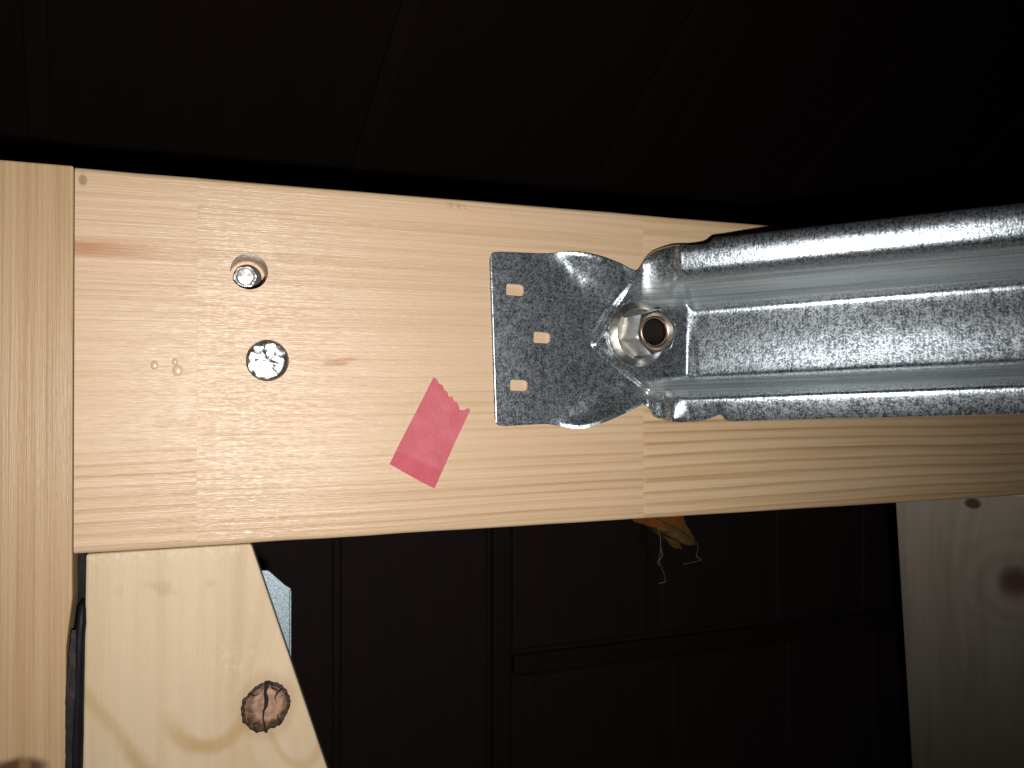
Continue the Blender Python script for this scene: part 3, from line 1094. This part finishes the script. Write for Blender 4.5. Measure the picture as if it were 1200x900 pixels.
# prism runs front y0 -> back y1; local Y here points out of the board, so mirror is not needed
bm.to_mesh(me)
bm.free()
grey = bpy.data.objects.new('grey_board', me)
COL.objects.link(grey)
me.materials.append(M_grey)
grey.matrix_world = Matrix.Translation(Vector(GREY_BASE)) @ Mrot.to_4x4()
tag(grey, 'dim grey knotty board leaning back under the right end of the beam', 'board')

# ------------------------------------------------------------------ dry leaf caught behind the beam
gl = G('dry_leaf')
x, y, z = gl.coords()
n = gl.noise(gl.vec(x, y, z), 130.0, 3.0, .6)
zz = gl.ss(z, -0.012, 0.006)
cc = gl.mix(gl.ss(n + zz * .5, .55, .95), (0.085, 0.055, 0.012), (0.14, 0.042, 0.006))
M_leaf = gl.set(Base_Color=cc, Roughness=.45, Normal=gl.bump(n, .5, .001))
LY = 0.062
LB = at(775, 612, LY)
leaf = empty('dry_leaf', LB)
tag(leaf, 'curled orange-brown dry leaf hanging from the lower edge of the beam', 'leaf')


def leaf_sheet(outline, thick=0.0004):
    """outline rows: list of [(px, py, Y), ...] with equal counts, skinned as a thin curled sheet"""
    rows = np.array([[at(px, py, Y) for px, py, Y in row] for row in outline])
    nr, nc = rows.shape[:2]
    q = pchip_rows(np.arange(nr), rows, np.linspace(0, nr - 1, nr * 5))
    q = np.transpose(pchip_rows(np.arange(nc), np.transpose(q, (1, 0, 2)), np.linspace(0, nc - 1, nc * 5)), (1, 0, 2))
    bm = bmesh.new()
    vv = [[bm.verts.new(Vector(p.tolist()) + Vector((0, 0.0012, 0.0004)) * mnoise.noise(Vector(p.tolist()) * 190)) for p in r] for r in q]
    for i in range(len(vv) - 1):
        for j in range(len(vv[0]) - 1):
            bm.faces.new((vv[i][j], vv[i + 1][j], vv[i + 1][j + 1], vv[i][j + 1]))
    bmesh.ops.recalc_face_normals(bm, faces=bm.faces)
    bmesh.ops.solidify(bm, geom=bm.faces[:], thickness=thick)
    return bm


obj('blade', leaf_sheet([
    [(742, 598, .050), (762, 598, .056), (782, 598, .060), (800, 598, .062)],
    [(742, 610, .052), (764, 612, .055), (785, 613, .058), (804, 611, .064)],
    [(756, 616, .058), (773, 619, .056), (791, 622, .058), (809, 620, .066)],
    [(766, 622, .066), (780, 626, .060), (797, 631, .058), (815, 631, .068)],
    [(776, 627, .072), (787, 632, .066), (803, 639, .060), (817, 638, .070)]]), M_leaf, leaf, LB, True)
obj('blade', leaf_sheet([
    [(766, 616, .070), (778, 622, .070), (792, 630, .072)],
    [(770, 622, .074), (783, 632, .074), (798, 640, .074)],
    [(776, 628, .080), (789, 641, .078), (800, 645, .078)]]), M_leaf, leaf, LB, True)
M_dry = G('dry_stalk').set(Base_Color=(0.040, 0.030, 0.022), Roughness=.55)
def strand(pts, r, name):
    P = np.array([at(*p) for p in pts])
    q = pchip_rows(np.arange(len(P)), P, np.linspace(0, len(P) - 1, len(P) * 4))
    obj(name, tube(q, [r * (1 + .35 * mnoise.noise(Vector((i * .7, r * 9000, 0)))) for i in range(len(q))], 8), M_dry, leaf, LB, True)
strand([(771, 620, .058), (774, 632, .056), (774, 642, .056), (772, 655, .058), (774, 662, .058), (778, 672, .060), (780, 681, .060), (771, 684, .062)], .00038, 'stalk')
strand([(774, 640, .056), (776, 650, .055), (771, 659, .056), (775, 664, .056)], .00045, 'stalk')
strand([(816, 634, .068), (818, 643, .064), (816, 651, .062), (822, 656, .060), (812, 659, .060), (801, 661, .060)], .00038, 'stalk')
strand([(760, 601, .0535), (776, 611, .054), (792, 619, .056), (806, 628, .062), (815, 636, .067)], .00045, 'vein')
strand([(776, 611, .054), (784, 621, .0555), (795, 634, .0565)], .0003, 'vein')
obj('blade', leaf_sheet([
    [(738, 600, .060), (750, 600, .063), (764, 600, .066)],
    [(742, 608, .063), (755, 613, .066), (768, 616, .069)],
    [(754, 614, .068), (763, 620, .070), (772, 627, .072)]]), M_leaf, leaf, LB, True)

# ------------------------------------------------------------------ dark room behind
gd = G('dark_stained_wood')
x, y, z = gd.coords()
n = gd.noise(gd.vec(x * 40, y * 40, z * 3), 1.0, 3.0)
M_dark = gd.set(Base_Color=gd.mix(n, (0.052, 0.031, 0.028), (0.076, 0.046, 0.041)), Roughness=.7)
gd = G('dark_frame_wood')
x, y, z = gd.coords()
n = gd.noise(gd.vec(x * 3, y * 40, z * 40), 1.0, 3.0)
M_frame = gd.set(Base_Color=gd.mix(n, (0.040, 0.0235, 0.015), (0.058, 0.035, 0.023)), Roughness=.7)
WY = 1.15
wall = empty('back_wall', (1.2, WY + .05, -1.6))
tag(wall, kind='structure')


def wx(px, py=700): return float(at(px, py, WY)[0])
def wz(px, py): return float(at(px, py, WY)[2])


def slab(name, x0, x1, z0, z1, ya, yb, mat, parent, bev=.007):
    return obj(name, prism([(x0, z0), (x1, z0), (x1, z1), (x0, z1)], ya, yb, bev, 3), mat, parent, ((x0 + x1) / 2, yb, z0))


zr = wz(760, 752)
slab('backing', -2.6, 6.0, -1.6, 0.6, WY + .012, WY + .06, M_dark, wall, 0)
cols = [(-2.4, wx(392)), (wx(399), wx(573)), (wx(602), wx(762)), (wx(776), wx(896)), (wx(912), wx(1000)), (wx(1014), wx(1085)), (wx(1100), wx(1165)), (wx(1180), 4.2)]
for i, (a, b) in enumerate(cols):
    if i < 2:
        slab('wall_panel', a, b, -1.55, 0.45, WY + .004, WY + .035, M_dark, wall)
    else:
        slab('wall_panel', a, b, zr + .012, 0.45, WY + .006, WY + .035, M_dark, wall)
        slab('wall_panel', a + .03, b + .03 if i < 7 else b, -1.55, zr - .045, WY + .006, WY + .035, M_dark, wall)
slab('rail', wx(602), 4.2, zr - .040, zr + .004, WY - .002, WY + .034, M_frame, wall)
slab('stile', wx(577), wx(600), -1.55, 0.45, WY - .004, WY + .034, M_frame, wall)

# sloping roof boards overhead, their seams running down away from the viewer
vp = np.array([85.0, 1265.0])
sdir = ray(*vp)
sdir = sdir / np.linalg.norm(sdir)              # down the slope
R0 = CAM + ray(690, 228) * 1.02
ridge = np.array([1.0, 0, 0]) - sdir[0] * 0
ridge = np.array([-sdir[1], sdir[0], 0.0]); ridge /= np.linalg.norm(ridge)
if ridge[0] < 0: ridge = -ridge
rn = np.cross(ridge, sdir)
rn /= np.linalg.norm(rn)
if rn[2] > 0: rn = -rn                           # faces down into the room
Rm = Matrix(((ridge[0], sdir[0], rn[0]), (ridge[1], sdir[1], rn[1]), (ridge[2], sdir[2], rn[2])))
roof = bpy.data.objects.new('ceiling', None)
roof.empty_display_size = .02
COL.objects.link(roof)
roof.matrix_world = Matrix.Translation(Vector(R0.tolist())) @ Rm.to_4x4()
tag(roof, kind='structure')
def rpos(px, py):
    r = ray(px, py)
    t = float((R0 - CAM) @ rn / (r @ rn))
    return float((CAM + r * t - R0) @ ridge)
seams = [rpos(430, 160), rpos(741, 140), rpos(978, 160)]
gap = seams[1] - seams[0]
allseams = [seams[0] - gap * k for k in range(7, 0, -1)] + seams + [seams[2] + gap * k for k in range(1, 8)]
def rbox(name, x0, x1, y0, y1, z0, z1, mat, bev):
    bm = bmesh.new()
    bmesh.ops.create_cube(bm, size=1.0, matrix=Matrix.Translation(((x0 + x1) / 2, (y0 + y1) / 2, (z0 + z1) / 2)) @ Matrix.Diagonal((x1 - x0, y1 - y0, z1 - z0, 1)))
    bmesh.ops.bevel(bm, geom=list(bm.edges), offset=bev, segments=2, profile=.5, affect='EDGES')
    me = bpy.data.meshes.new(name)
    bm.to_mesh(me)
    bm.free()
    o = bpy.data.objects.new(name, me)
    COL.objects.link(o)
    o.parent = roof
    me.materials.append(mat)
    return o
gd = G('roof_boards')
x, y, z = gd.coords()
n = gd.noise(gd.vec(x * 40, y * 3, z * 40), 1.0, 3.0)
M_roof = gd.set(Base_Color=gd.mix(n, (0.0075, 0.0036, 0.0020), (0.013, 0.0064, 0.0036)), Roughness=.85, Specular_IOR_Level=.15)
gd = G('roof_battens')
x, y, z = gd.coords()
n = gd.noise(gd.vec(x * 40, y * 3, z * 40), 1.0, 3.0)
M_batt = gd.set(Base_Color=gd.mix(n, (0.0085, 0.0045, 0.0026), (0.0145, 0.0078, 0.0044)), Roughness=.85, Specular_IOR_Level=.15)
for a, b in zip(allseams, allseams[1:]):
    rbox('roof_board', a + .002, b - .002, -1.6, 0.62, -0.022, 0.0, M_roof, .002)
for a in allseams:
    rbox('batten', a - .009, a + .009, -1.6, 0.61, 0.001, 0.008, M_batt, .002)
